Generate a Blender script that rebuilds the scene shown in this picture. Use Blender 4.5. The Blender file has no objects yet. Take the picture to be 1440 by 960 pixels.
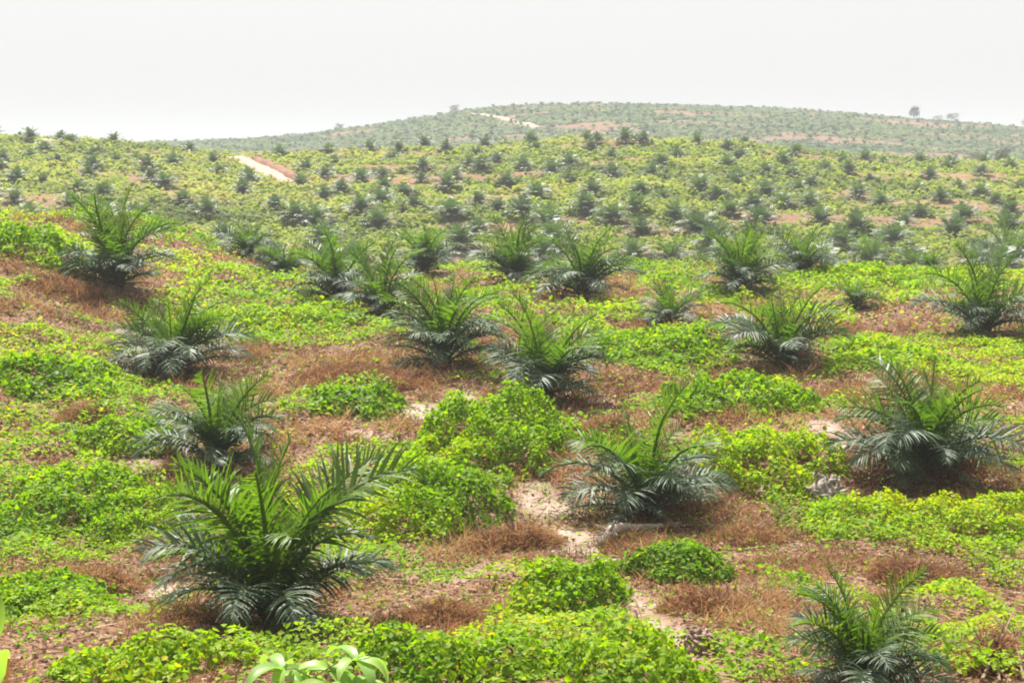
import bpy, math, random
import numpy as np
from mathutils import Vector, Matrix

# ------------------------------------------------------------------ camera, sky, sun, exposure
sc = bpy.context.scene
COL = sc.collection
F_PX, CX, CY, HORIZON = 2000.0, 720.0, 480.0, 203.0      # 50 mm lens on a 1440 x 960 frame
CAM_Z = 9.0
PITCH = math.atan((CY - HORIZON) / F_PX)
cam_d = bpy.data.cameras.new('camera')
cam_d.lens = 50.0
cam_d.sensor_width = 36.0
cam_d.clip_start = 0.1
cam_d.clip_end = 20000.0
cam = bpy.data.objects.new('camera', cam_d)
cam.location = (0, 0, CAM_Z)
cam.rotation_euler = (math.pi / 2 - PITCH, 0, 0)
COL.objects.link(cam)
sc.camera = cam

SUN_ELEV, SUN_AZ = math.radians(60), math.radians(-16)    # high, beyond the palms, a little to the left
world = bpy.data.worlds.new('World')
sc.world = world
world.use_nodes = True
wn, wl = world.node_tree.nodes, world.node_tree.links
wn.clear()
sky = wn.new('ShaderNodeTexSky')
sky.sky_type = 'NISHITA'
sky.sun_disc = False
sky.sun_elevation = SUN_ELEV
sky.sun_rotation = SUN_AZ % (2 * math.pi)
sky.air_density = 1.0
sky.dust_density = 6.0
sky.ozone_density = 1.0
veil = wn.new('ShaderNodeMix')                            # thin, even high cloud over the blue
veil.data_type = 'RGBA'
veil.inputs[0].default_value = 0.75
veil.inputs[7].default_value = (8.4, 8.45, 8.6, 1)
bg = wn.new('ShaderNodeBackground')
bg.inputs['Strength'].default_value = 0.0485
out = wn.new('ShaderNodeOutputWorld')
wl.new(sky.outputs[0], veil.inputs[6])
wl.new(veil.outputs[2], bg.inputs[0])
wl.new(bg.outputs[0], out.inputs[0])

sun_d = bpy.data.lights.new('sun', 'SUN')
sun_d.energy = 5.0
sun_d.angle = math.radians(0.9)
sun_d.color = (1.0, 0.955, 0.88)
sun = bpy.data.objects.new('sun', sun_d)
sdir = Vector((math.sin(SUN_AZ) * math.cos(SUN_ELEV), math.cos(SUN_AZ) * math.cos(SUN_ELEV), math.sin(SUN_ELEV)))
sun.rotation_euler = sdir.to_track_quat('Z', 'Y').to_euler()
COL.objects.link(sun)

vs = sc.view_settings
vs.view_transform = 'Standard'
vs.look = 'None'
vs.exposure = 1.36
vs.gamma = 1.0
vs.use_curve_mapping = False
sc.cycles.use_denoising = True
sc.cycles.filter_width = 1.9
sc.cycles.max_bounces = 8
sc.cycles.transparent_max_bounces = 8
sc.cycles.volume_bounces = 1

rng = np.random.default_rng(7)
random.seed(7)

# ------------------------------------------------------------------ noise and terrain
def _hash(ix, iy, seed):
    n = (ix.astype(np.int64) * 374761393 + iy.astype(np.int64) * 668265263 + seed * 974711) & 0x7fffffff
    n = ((n ^ (n >> 13)) * 1274126177) & 0x7fffffff
    n = n ^ (n >> 16)
    return (n & 0xffff) / 65535.0

def vnoise(x, y, seed=0):
    x = np.asarray(x, float); y = np.asarray(y, float)
    ix, iy = np.floor(x), np.floor(y)
    fx, fy = x - ix, y - iy
    fx = fx * fx * fx * (fx * (fx * 6 - 15) + 10)
    fy = fy * fy * fy * (fy * (fy * 6 - 15) + 10)
    a, b = _hash(ix, iy, seed), _hash(ix + 1, iy, seed)
    c, d = _hash(ix, iy + 1, seed), _hash(ix + 1, iy + 1, seed)
    return (a * (1 - fx) + b * fx) * (1 - fy) + (c * (1 - fx) + d * fx) * fy

def fbm(x, y, seed=0, octaves=4):
    s, a, t = 0.0, 1.0, 0.0
    for o in range(octaves):
        s = s + a * vnoise(x * 2 ** o + 17.3 * o, y * 2 ** o - 9.1 * o, seed + o)
        t += a
        a *= 0.5
    return s / t

def sstep(a, b, x):
    t = np.clip((x - a) / (b - a), 0, 1)
    return t * t * (3 - 2 * t)

NEAR_Y = np.array([-4000, -200, -60, 0, 5, 10, 14, 18, 22, 30, 40, 55, 72, 80, 92, 110, 128, 140, 4000])
NEAR_Z = np.array([2, 5, 8.2, 7.3, 5.8, 4.2, 2.9, 1.95, 1.35, 0.95, 1.5, 1.8, 2.05, 2.0, -0.8, -4.2, -4.6, -3.2, -3.2])
CREST_U = np.array([-3000, -400, 0, 100, 200, 270, 330, 420, 520, 650, 760, 850, 1000, 1100, 1200, 1300, 1440, 1800, 4000])
CREST_V = np.array([212, 196, 195, 199, 207, 213, 219, 217, 213, 210, 201, 199, 204, 213, 222, 228, 231, 232, 235])
HILL_U = np.array([-3000, -300, 200, 290, 350, 450, 550, 650, 750, 830, 950, 1100, 1200, 1280, 1350, 1440, 1800, 2600, 4000])
HILL_V = np.array([206, 206, 203, 200, 197, 188, 173, 160, 151, 147, 150, 155, 162, 170, 174, 180, 190, 203, 206])
CREST_D, HILL_D = 262.0, 750.0

def height(x, y):
    x = np.asarray(x, float); y = np.asarray(y, float)
    z = np.interp(y + 14 * (vnoise(x / 11.0, x * 0 + 3.3, 3) - .5) * sstep(60, 80, y) * (1 - sstep(105, 125, y)), NEAR_Y, NEAR_Z)
    # bank on the left of the near plateau
    bank = sstep(9, 24, -x) * sstep(30, 60, y) * (1 - sstep(72, 105, y))
    z = z + 3.3 * bank - 1.0 * sstep(30, 75, -x) * bank
    z = z + 0.5 * sstep(6, 14, x) * sstep(24, 31, y) * (1 - sstep(36, 48, y))
    z = z + 0.9 * np.exp(-((x + 15.5) / 7) ** 2 - ((y - 83) / 6) ** 2)
    # far slope, crest and the distant hill
    u = CX + F_PX * x / np.maximum(y, 60.0)
    zc = CAM_Z - (np.interp(u, CREST_U, CREST_V) - HORIZON) / F_PX * CREST_D
    t = np.clip((y - 128) / (CREST_D - 128), 0, 1)
    t2 = t - 0.06 * np.sin(np.pi * t) * 0.5
    slope = -4.6 + (zc + 4.6) * t2
    zh = CAM_Z - (np.interp(u, HILL_U, HILL_V) - HORIZON) / F_PX * HILL_D
    down = sstep(CREST_D, 420, y)
    slope = np.where(y > CREST_D, zc + (-6 - zc) * down, slope)
    hill = -6 + (zh + 6) * sstep(380, 790, y) / 0.985
    hill = np.where(y > 770, zh - (zh + 10) * sstep(770, 1500, y), hill)
    far = np.where(y > 420, hill, slope)
    z = np.where(y > 128, far, z)
    # relief
    nearw = 1 - sstep(70, 150, y)
    z = z + nearw * sstep(12, 20, y) * ((fbm(x / 3.1, y / 3.1, 11, 3) - 0.5) * 0.42 + (fbm(x / 9, y / 9, 5, 2) - 0.5) * 0.7)
    mid = sstep(120, 160, y) * (1 - sstep(330, 480, y))
    mid = mid * (1 - np.exp(-(((x - (-32.0 - (y - 195) * 0.275)) / 9.0) ** 2)) * sstep(175, 190, y))
    z = z + mid * ((fbm(x / 26, y / 9, 21, 3) - 0.5) * 1.7 + (vnoise(x / 7, y / 3.5, 23) - 0.5) * 0.5)
    farw = sstep(420, 520, y) * (1 - sstep(900, 1500, y))
    z = z + farw * ((fbm(x / 70, y / 35, 31, 4) - 0.5) * 5.0)
    return z

FWD = np.array([0, math.cos(PITCH), -math.sin(PITCH)])
UP = np.array([0, math.sin(PITCH), math.cos(PITCH)])
RAY_T = np.geomspace(6.0, 1500.0, 5000)

def ground_at(px, py, tmin=6.0):
    d = np.array([1.0, 0, 0]) * (px - CX) / F_PX + UP * (CY - py) / F_PX + FWD
    t = RAY_T[RAY_T > tmin]
    X, Y, Z = d[0] * t, d[1] * t, CAM_Z + d[2] * t
    below = Z < height(X, Y)
    i = int(np.argmax(below))
    if not below.any():
        i = int(np.argmin(np.abs(Z - height(X, Y))))
    return float(X[i]), float(Y[i])

def project(x, y, z):
    v = np.array([x, y, z - CAM_Z])
    dep = v @ FWD
    return CX + F_PX * v[0] / dep, CY - F_PX * (v @ UP) / dep

def hz(x, y):
    return float(height(np.array([x]), np.array([y]))[0])

# ------------------------------------------------------------------ what grows where
# near palms: base pixel, crown width, height, in photograph pixels
NEAR_PALMS = [
    (388, 880, 330, 290, 'large oil palm with silvery fronds above the dark shaded litter, biggest of all'),
    (303, 652, 210, 150, 'oil palm directly behind the biggest palm, half hidden by its upper fronds'),
    (243, 525, 205, 135, 'oil palm just below the left bank, in front of the bank palm'),
    (166, 405, 140, 120, 'silvery oil palm standing on the left bank beside the bright creeper'),
    (912, 722, 245, 180, 'oil palm right of centre with the pale fallen log at its foot'),
    (766, 560, 185, 152, 'oil palm standing just behind the rounded bright green creeper mound'),
    (626, 512, 140, 125, 'oil palm over brown dry grass, left neighbour of the palm behind the creeper mound'),
    (540, 446, 110, 92, 'oil palm in the cluster of three left of centre, its middle member'),
    (476, 426, 110, 92, 'oil palm in the cluster left of centre, its leftmost member'),
    (598, 384, 85, 62, 'smaller oil palm at the back of the cluster left of centre'),
    (727, 400, 105, 80, 'upright bright oil palm on the plateau edge, left one of the central pair'),
    (820, 418, 135, 92, 'wide oil palm on the plateau edge, right one of the central pair'),
    (942, 457, 92, 58, 'small yellowish oil palm right of the central pair on the plateau edge'),
    (1100, 518, 140, 115, 'slender oil palm standing behind the low dark green creeper on the right'),
    (1296, 664, 262, 186, 'broad oil palm in a dark litter ring on the right side'),
    (1207, 965, 262, 182, 'young bright oil palm cut by the bottom edge beside dead branches'),
    (1382, 473, 145, 102, 'silvery oil palm by the right edge beyond the broad palm'),
    (1042, 408, 105, 84, 'dark oil palm on the plateau edge left of the pale straw patch'),
    (1128, 386, 90, 64, 'oil palm just right of the dark palm on the plateau edge'),
    (1416, 380, 82, 70, 'oil palm at the right edge behind the pale straw patch'),
    (1202, 434, 75, 40, 'very small pale oil palm in bright creeper near the straw patch'),
    (352, 361, 92, 52, 'low oil palm at the foot of the far slope, right of the left bank'),
    (402, 390, 75, 52, 'small silver grey oil palm between the left bank palm and the cluster'),
    (1226, 372, 52, 40, 'small dark oil palm in the dip, right of the plateau edge palms'),
    (1310, 384, 46, 34, 'small seedling oil palm beside the pale straw patch'),
    (946, 372, 62, 38, 'low silver oil palm in the dip right of the central pair'),
]
palm_xy = []
for (u, v, w, h, lab) in NEAR_PALMS:
    palm_xy.append(ground_at(u, v))

def ell(cx, cy, rx, ry, amp):
    x0, y0 = ground_at(cx, cy)
    xa, ya = ground_at(cx, cy + ry)
    xb, yb = ground_at(cx, cy - ry)
    return (x0, y0, rx * y0 / F_PX, min(max((yb - ya) / 2, 0.5), 9.0), amp)

GREEN_E = [ell(*e) for e in [
    (110, 745, 150, 75, 1.0), (40, 880, 120, 40, .9), (270, 935, 200, 28, 1.0), (600, 940, 230, 32, 1.1), (1290, 735, 190, 42, 1.1),
    (1400, 800, 60, 40, .9), (80, 520, 120, 45, .9), (150, 605, 80, 30, .7), (30, 620, 60, 40, .7), (370, 440, 120, 28, 1.0),
    (450, 470, 110, 18, 1.1), (330, 395, 90, 22, .9), (930, 490, 110, 30, .9), (1020, 470, 70, 14, .5), (1260, 505, 110, 24, .9), (1400, 495, 70, 26, .8),
    (50, 345, 80, 22, 1.2), (30, 400, 60, 20, .4), (500, 560, 60, 22, .7), (1210, 385, 90, 16, 1.1), (960, 400, 60, 18, .8), (1090, 405, 60, 16, .9),
    (860, 440, 80, 16, .7), (700, 420, 40, 14, .6), (930, 800, 70, 35, .55), (1100, 830, 60, 26, .4), (500, 700, 80, 40, .7), (1180, 570, 60, 20, .4),
    (590, 650, 100, 40, .9), (690, 690, 50, 30, .7), (520, 740, 60, 50, .7), (1000, 640, 50, 30, .6), (1100, 560, 70, 22, .7), (840, 900, 70, 26, .8), (760, 820, 60, 20, .5), (1130, 720, 70, 26, .6), (300, 600, 30, 20, .3), (130, 680, 140, 30, .5), (150, 870, 90, 26, .7), (260, 450, 60, 18, .6), (1370, 870, 60, 30, .5), (560, 480, 70, 12, .5), (1060, 500, 80, 18, .5), (200, 560, 60, 16, .5)]]
BROWN_E = [ell(*e) for e in [
    (60, 455, 80, 16, .7), (235, 480, 60, 14, .6), (130, 575, 90, 12, .8), (60, 655, 80, 14, .6), (430, 615, 70, 22, .8), (330, 545, 60, 16, .5), (20, 560, 40, 12, .6), (700, 470, 60, 10, .5), (1180, 480, 60, 12, .6), (1390, 560, 60, 18, .7), (1330, 455, 80, 10, .5), (900, 430, 40, 8, .5), (560, 515, 90, 16, .7), (1080, 790, 60, 18, .7), (1400, 690, 60, 16, .6),
    
    (740, 745, 70, 55, 1.2), (1040, 745, 90, 40, 1.1), (480, 510, 130, 28, 1.2), (620, 860, 120, 40, 1.1), (80, 405, 90, 26, .8), (170, 815, 100, 34, 1.2),
    (1010, 850, 130, 40, 1.0), (1270, 800, 140, 24, 1.2), (350, 905, 190, 22, 1.3), (560, 600, 90, 26, 1.2), (200, 640, 70, 24, .9), (850, 640, 80, 30, .8),
    (1170, 625, 70, 40, 1.2), (1230, 545, 90, 20, .7), (860, 540, 60, 20, .8), (1400, 430, 80, 14, .6), (880, 460, 40, 10, .8), (120, 440, 90, 14, .7),
    (380, 560, 50, 24, .5), (1250, 465, 70, 14, .7), (1000, 440, 40, 10, .6), (1320, 690, 110, 20, 1.3), (960, 690, 120, 26, .9), (940, 880, 60, 40, .9), (60, 930, 40, 20, .9)]]
BARE_E = [ell(*e) for e in [
    (745, 690, 26, 14, .8), (775, 715, 26, 14, .8), (826, 772, 24, 14, .9), (850, 800, 22, 14, .9), (870, 830, 20, 14, .9), (892, 856, 22, 14, .9), (918, 880, 24, 13, .9), (948, 903, 26, 13, .9), (978, 926, 28, 13, .9), (1005, 950, 28, 12, .9),
    
    (800, 755, 60, 20, 1.1), (770, 705, 40, 20, .8), (860, 800, 26, 22, .9), (905, 855, 30, 30, .9), (960, 905, 34, 20, .9), (615, 812, 45, 12, 1.0), (600, 580, 70, 14, 1.0),
    (655, 555, 30, 12, .8), (1180, 625, 34, 36, 1.0), (1150, 590, 30, 12, .6), (200, 655, 50, 14, .8), (1310, 400, 90, 9, 1.1), (560, 760, 40, 20, .4),
    (240, 830, 40, 18, .7), (700, 800, 70, 14, .5), (530, 610, 60, 10, .7), (1090, 690, 60, 12, .6), (1010, 905, 40, 14, .6), (830, 560, 40, 10, .5)]]
FAR_BARE = [ell(*e) for e in [(1000, 153, 40, 2, 1), (1085, 163, 40, 3, 1), (1180, 160, 25, 2, 1), (1250, 172, 40, 2, 1), (965, 170, 18, 2, .8),
                              (620, 183, 30, 2, .6), (1310, 247, 90, 5, .7), (1210, 246, 30, 5, .8), (1400, 250, 40, 6, .8), (240, 275, 30, 5, .7),
                              (130, 253, 26, 4, .5), (640, 318, 60, 7, .6), (500, 275, 30, 4, .6), (1180, 307, 40, 5, .5), (870, 315, 40, 5, .5), (1010, 303, 30, 4, .6), (20, 190, 20, 3, .8)]]

def field(E, x, y):
    s = np.zeros_like(x)
    for (ex, ey, rx, ry, a) in E:
        q = ((x - ex) / rx) ** 2 + ((y - ey) / ry) ** 2
        m = q < 6
        s[m] += a * np.exp(-0.9 * q[m] ** 1.3)
    return s

def cover(x, y):
    """green (creeper) and bare (soil) shares, 0 to 1"""
    x = np.asarray(x, float); y = np.asarray(y, float)
    n = fbm(x / 2.6, y / 2.6, 41, 4)
    nearw = 1 - sstep(66, 84, y)
    g = (n - 0.5) * 2.4 + (field(GREEN_E, x, y) - field(BROWN_E, x, y) + 0.03)
    for (pxx, pyy) in palm_xy:
        q = (x - pxx) ** 2 + (y - pyy) ** 2
        g = g - 0.9 * np.exp(-q / 2.2)
    g = sstep(-0.25, 0.45, g)
    b = sstep(0.22, 0.60, field(BARE_E, x, y) + (fbm(x / 1.3, y / 1.3, 51, 3) - 0.62) * 1.1)
    nf = fbm(x / 17, y / 5.0, 61, 4)
    farg = np.where(y > 420, sstep(0.27, 0.44, fbm(x / 40, y / 14, 63, 4)), sstep(0.38, 0.54, nf))
    farb = sstep(0.58, 0.70, fbm(x / 12, y / 2.6, 71, 4)) * np.where(y > 420, .25, 0.7)
    farb = np.maximum(farb, sstep(0.25, 0.7, field(FAR_BARE, x, y) * np.where(y > 420, .62, 1.0) * (0.5 + fbm(x / 9, y / 3, 77, 3))))
    g2 = g * nearw + farg * (1 - nearw) * (1 - 0.8 * farb)
    b2 = b * nearw + farb * (1 - nearw)
    return np.clip(g2, 0, 1), np.clip(b2, 0, 1) * (1 - 0.7 * g2)

# ------------------------------------------------------------------ mesh and object helpers
def mk_mesh(name, verts, faces, mat, tint=None, smooth=False):
    """verts (N,3), faces (M,k) numpy; tint: one number per face"""
    verts = np.ascontiguousarray(verts, np.float32)
    faces = np.ascontiguousarray(faces, np.int32)
    me = bpy.data.meshes.new(name)
    m, k = faces.shape
    me.vertices.add(len(verts))
    me.vertices.foreach_set('co', verts.ravel())
    me.loops.add(m * k)
    me.loops.foreach_set('vertex_index', faces.ravel())
    me.polygons.add(m)
    me.polygons.foreach_set('loop_start', np.arange(0, m * k, k, dtype=np.int32))
    if smooth:
        me.polygons.foreach_set('use_smooth', np.ones(m, bool))
    if tint is not None:
        a = me.attributes.new('tint', 'FLOAT', 'FACE')
        a.data.foreach_set('value', np.ascontiguousarray(tint, np.float32))
    me.update(calc_edges=True)
    if mat:
        me.materials.append(mat)
    return me

class MB:
    """collects quads and triangles (as degenerate-free polygons) for small hand-made meshes"""
    def __init__(s):
        s.v, s.f, s.t = [], [], []
    def add(s, verts, faces, tint=0.5):
        o = len(s.v)
        s.v += [tuple(p) for p in verts]
        s.f += [tuple(i + o for i in f) for f in faces]
        s.t += [tint] * len(faces)
    def tube(s, pts, radii, sides=6, tint=0.5, cap=True):
        pts = [Vector(p) for p in pts]
        rings, prev = [], None
        for i, p in enumerate(pts):
            d = (pts[min(i + 1, len(pts) - 1)] - pts[max(i - 1, 0)]).normalized()
            ref = prev if prev is not None else (Vector((0, 0, 1)) if abs(d.z) < 0.9 else Vector((1, 0, 0)))
            a = (ref - d * ref.dot(d)).normalized()
            prev = a
            b = d.cross(a)
            rings.append([p + (a * math.cos(2 * math.pi * j / sides) + b * math.sin(2 * math.pi * j / sides)) * radii[i] for j in range(sides)])
        V = [q for r in rings for q in r]
        Fs = []
        for i in range(len(pts) - 1):
            for j in range(sides):
                k = (j + 1) % sides
                Fs.append((i * sides + j, i * sides + k, (i + 1) * sides + k, (i + 1) * sides + j))
        if cap:
            Fs.append(tuple(range(sides))[::-1])
            Fs.append(tuple((len(pts) - 1) * sides + j for j in range(sides)))
        s.add(V, Fs, tint)
    def mesh(s, name, mat, smooth=False):
        me = bpy.data.meshes.new(name)
        me.from_pydata(s.v, [], s.f)
        a = me.attributes.new('tint', 'FLOAT', 'FACE')
        a.data.foreach_set('value', np.array(s.t, np.float32))
        if smooth:
            me.polygons.foreach_set('use_smooth', np.ones(len(me.polygons), bool))
        me.update()
        if mat:
            me.materials.append(mat)
        return me

def obj(name, data, parent=None, loc=None):
    o = bpy.data.objects.new(name, data)
    COL.objects.link(o)
    if parent is not None:
        o.parent = parent
    if loc is not None:
        o.location = loc
    return o

def tag(o, label=None, cat=None, group=None, kind=None):
    if label: o['label'] = label
    if cat: o['category'] = cat
    if group: o['group'] = group
    if kind: o['kind'] = kind
    return o

def thing(name, loc, label, cat, group=None, rz=0.0):
    o = obj(name, None, None, loc)
    o.empty_display_size = 0.3
    o.rotation_euler = (0, 0, rz)
    return tag(o, label, cat, group)

# ------------------------------------------------------------------ materials
def new_mat(name):
    m = bpy.data.materials.new(name)
    m.use_nodes = True
    m.node_tree.nodes.clear()
    return m, m.node_tree.nodes, m.node_tree.links

def ramp_node(N, cols, pos=None):
    r = N.new('ShaderNodeValToRGB')
    e = r.color_ramp.elements
    pos = pos or [i / (len(cols) - 1) for i in range(len(cols))]
    while len(e) < len(cols):
        e.new(0.5)
    for i, c in enumerate(cols):
        e[i].position = pos[i]
        e[i].color = (*c, 1)
    return r

def leaf_mat(name, cols, pos=None, rough=0.45, trans=0.35, tcol=(1.3, 1.5, 0.5), spec=0.5, objrand=0.0, coat=0.0):
    """thin leaf: reflects with a waxy sheen, lets light through"""
    m, N, L = new_mat(name)
    at = N.new('ShaderNodeAttribute'); at.attribute_name = 'tint'
    fac = at.outputs['Fac']
    if objrand:
        oi = N.new('ShaderNodeObjectInfo')
        mm = N.new('ShaderNodeMath'); mm.operation = 'MULTIPLY_ADD'
        mm.inputs[1].default_value = objrand
        L.new(oi.outputs['Random'], mm.inputs[0]); L.new(fac, mm.inputs[2])
        sb = N.new('ShaderNodeMath'); sb.operation = 'SUBTRACT'; sb.inputs[1].default_value = objrand / 2
        L.new(mm.outputs[0], sb.inputs[0]); fac = sb.outputs[0]
    r = ramp_node(N, cols, pos)
    L.new(fac, r.inputs[0])
    p = N.new('ShaderNodeBsdfPrincipled')
    p.inputs['Roughness'].default_value = rough
    p.inputs['Specular IOR Level'].default_value = spec
    p.inputs['Coat Weight'].default_value = coat
    p.inputs['Coat Roughness'].default_value = 0.45
    L.new(r.outputs[0], p.inputs['Base Color'])
    tr = N.new('ShaderNodeBsdfTranslucent')
    mul = N.new('ShaderNodeMix'); mul.data_type = 'RGBA'; mul.blend_type = 'MULTIPLY'
    mul.inputs[0].default_value = 1.0
    mul.inputs[7].default_value = (*tcol, 1)
    L.new(r.outputs[0], mul.inputs[6]); L.new(mul.outputs[2], tr.inputs[0])
    mx = N.new('ShaderNodeMixShader'); mx.inputs[0].default_value = trans
    L.new(p.outputs[0], mx.inputs[1]); L.new(tr.outputs[0], mx.inputs[2])
    o = N.new('ShaderNodeOutputMaterial')
    L.new(mx.outputs[0], o.inputs[0])
    return m

def rough_mat(name, c1, c2, scale=6.0, bump=0.3, rough=0.9, detail=6.0):
    m, N, L = new_mat(name)
    tc = N.new('ShaderNodeTexCoord')
    n = N.new('ShaderNodeTexNoise'); n.inputs['Scale'].default_value = scale; n.inputs['Detail'].default_value = detail
    L.new(tc.outputs['Object'], n.inputs['Vector'])
    r = ramp_node(N, [c1, c2], [0.3, 0.72]); L.new(n.outputs[0], r.inputs[0])
    p = N.new('ShaderNodeBsdfPrincipled'); p.inputs['Roughness'].default_value = rough
    p.inputs['Specular IOR Level'].default_value = 0.2
    L.new(r.outputs[0], p.inputs['Base Color'])
    b = N.new('ShaderNodeBump'); b.inputs['Strength'].default_value = bump; b.inputs['Distance'].default_value = 0.05
    L.new(n.outputs[0], b.inputs['Height']); L.new(b.outputs[0], p.inputs['Normal'])
    o = N.new('ShaderNodeOutputMaterial'); L.new(p.outputs[0], o.inputs[0])
    return m

CREEPER_COLS = [(0.035, 0.080, 0.004), (0.095, 0.195, 0.004), (0.185, 0.310, 0.004), (0.270, 0.375, 0.005), (0.42, 0.33, 0.012)]
M_creeper = leaf_mat('creeper_leaf', CREEPER_COLS, [0, .25, .55, .85, 1], rough=0.55, trans=0.5, tcol=(1.35, 1.45, 0.35), spec=0.2)
M_creeper_far = leaf_mat('creeper_far_leaf', [(0.060, 0.088, 0.012), (0.135, 0.178, 0.018), (0.225, 0.275, 0.024), (0.30, 0.28, 0.05)], rough=0.8, trans=0.45, spec=0.3)
M_hill = leaf_mat('hill_cover_leaf', [(0.030, 0.062, 0.030), (0.060, 0.105, 0.042), (0.100, 0.150, 0.050), (0.15, 0.15, 0.07)], rough=0.8, trans=0.35, spec=0.2)
M_dry = leaf_mat('dry_blade', [(0.085, 0.043, 0.025), (0.205, 0.105, 0.060), (0.34, 0.180, 0.090), (0.44, 0.31, 0.17), (0.24, 0.23, 0.035)], [0, .3, .62, .9, 1], rough=0.8, trans=0.42, tcol=(1.1, 1.0, 0.8), spec=0.2)
M_litter = leaf_mat('dry_litter', [(0.075, 0.043, 0.024), (0.17, 0.10, 0.058), (0.29, 0.19, 0.12), (0.42, 0.32, 0.22)], rough=0.8, trans=0.15, tcol=(1, 1, 1), spec=0.2)
M_frond = [leaf_mat('palm_leaflet_spear', [(0.09, 0.16, 0.015), (0.14, 0.22, 0.02), (0.17, 0.25, 0.03)], rough=0.4, trans=0.40, objrand=0.3),
           leaf_mat('palm_leaflet_young', [(0.045, 0.092, 0.009), (0.078, 0.145, 0.011), (0.120, 0.190, 0.016)], rough=0.5, trans=0.48, objrand=0.5, coat=0.05),
           leaf_mat('palm_leaflet_mature', [(0.030, 0.058, 0.026), (0.052, 0.092, 0.040), (0.085, 0.132, 0.052)], rough=0.60, trans=0.32, objrand=0.5, spec=0.7, coat=0.08),
           leaf_mat('palm_leaflet_dead', [(0.16, 0.10, 0.055), (0.26, 0.17, 0.10), (0.34, 0.25, 0.16)], rough=0.8, trans=0.2, tcol=(1, 1, 1), spec=0.2, objrand=0.4)]
M_farpalm = leaf_mat('far_palm_leaflet', [(0.026, 0.052, 0.022), (0.044, 0.082, 0.030), (0.080, 0.135, 0.034)], rough=0.55, trans=0.3, objrand=0.5, spec=0.6, coat=0.15)
M_distpalm = leaf_mat('distant_palm_leaf', [(0.025, 0.055, 0.026), (0.042, 0.085, 0.036), (0.065, 0.110, 0.045)], rough=0.8, trans=0.25, spec=0.2)
M_stem = rough_mat('palm_stem', (0.05, 0.032, 0.02), (0.16, 0.10, 0.06), 14, 0.8)
M_wood = rough_mat('weathered_wood', (0.30, 0.24, 0.19), (0.62, 0.54, 0.46), 9, 0.6)
M_twig = rough_mat('dead_twig', (0.13, 0.085, 0.06), (0.33, 0.24, 0.18), 11, 0.4)
M_greywood = rough_mat('grey_root', (0.15, 0.12, 0.10), (0.42, 0.36, 0.32), 10, 0.8)
M_bark = rough_mat('tree_bark', (0.06, 0.05, 0.045), (0.20, 0.17, 0.15), 3, 0.5)
M_vine = rough_mat('vine_stem', (0.07, 0.07, 0.02), (0.17, 0.14, 0.05), 12, 0.2)
M_tree = leaf_mat('tree_leaf', [(0.022, 0.045, 0.02), (0.040, 0.075, 0.03), (0.065, 0.10, 0.04)], rough=0.5, trans=0.25)
M_grey_tree = leaf_mat('grey_shrub_leaf', [(0.07, 0.06, 0.055), (0.12, 0.10, 0.09), (0.16, 0.14, 0.11)], rough=0.7, trans=0.2, tcol=(1, 1, 1))
M_broad = leaf_mat('broad_leaf', [(0.16, 0.28, 0.06), (0.22, 0.36, 0.08), (0.30, 0.42, 0.08)], rough=0.46, trans=0.42, spec=0.4, coat=0.0)
M_orange = rough_mat('orange_stem', (0.42, 0.22, 0.05), (0.60, 0.36, 0.08), 8, 0.1, 0.6)

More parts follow.
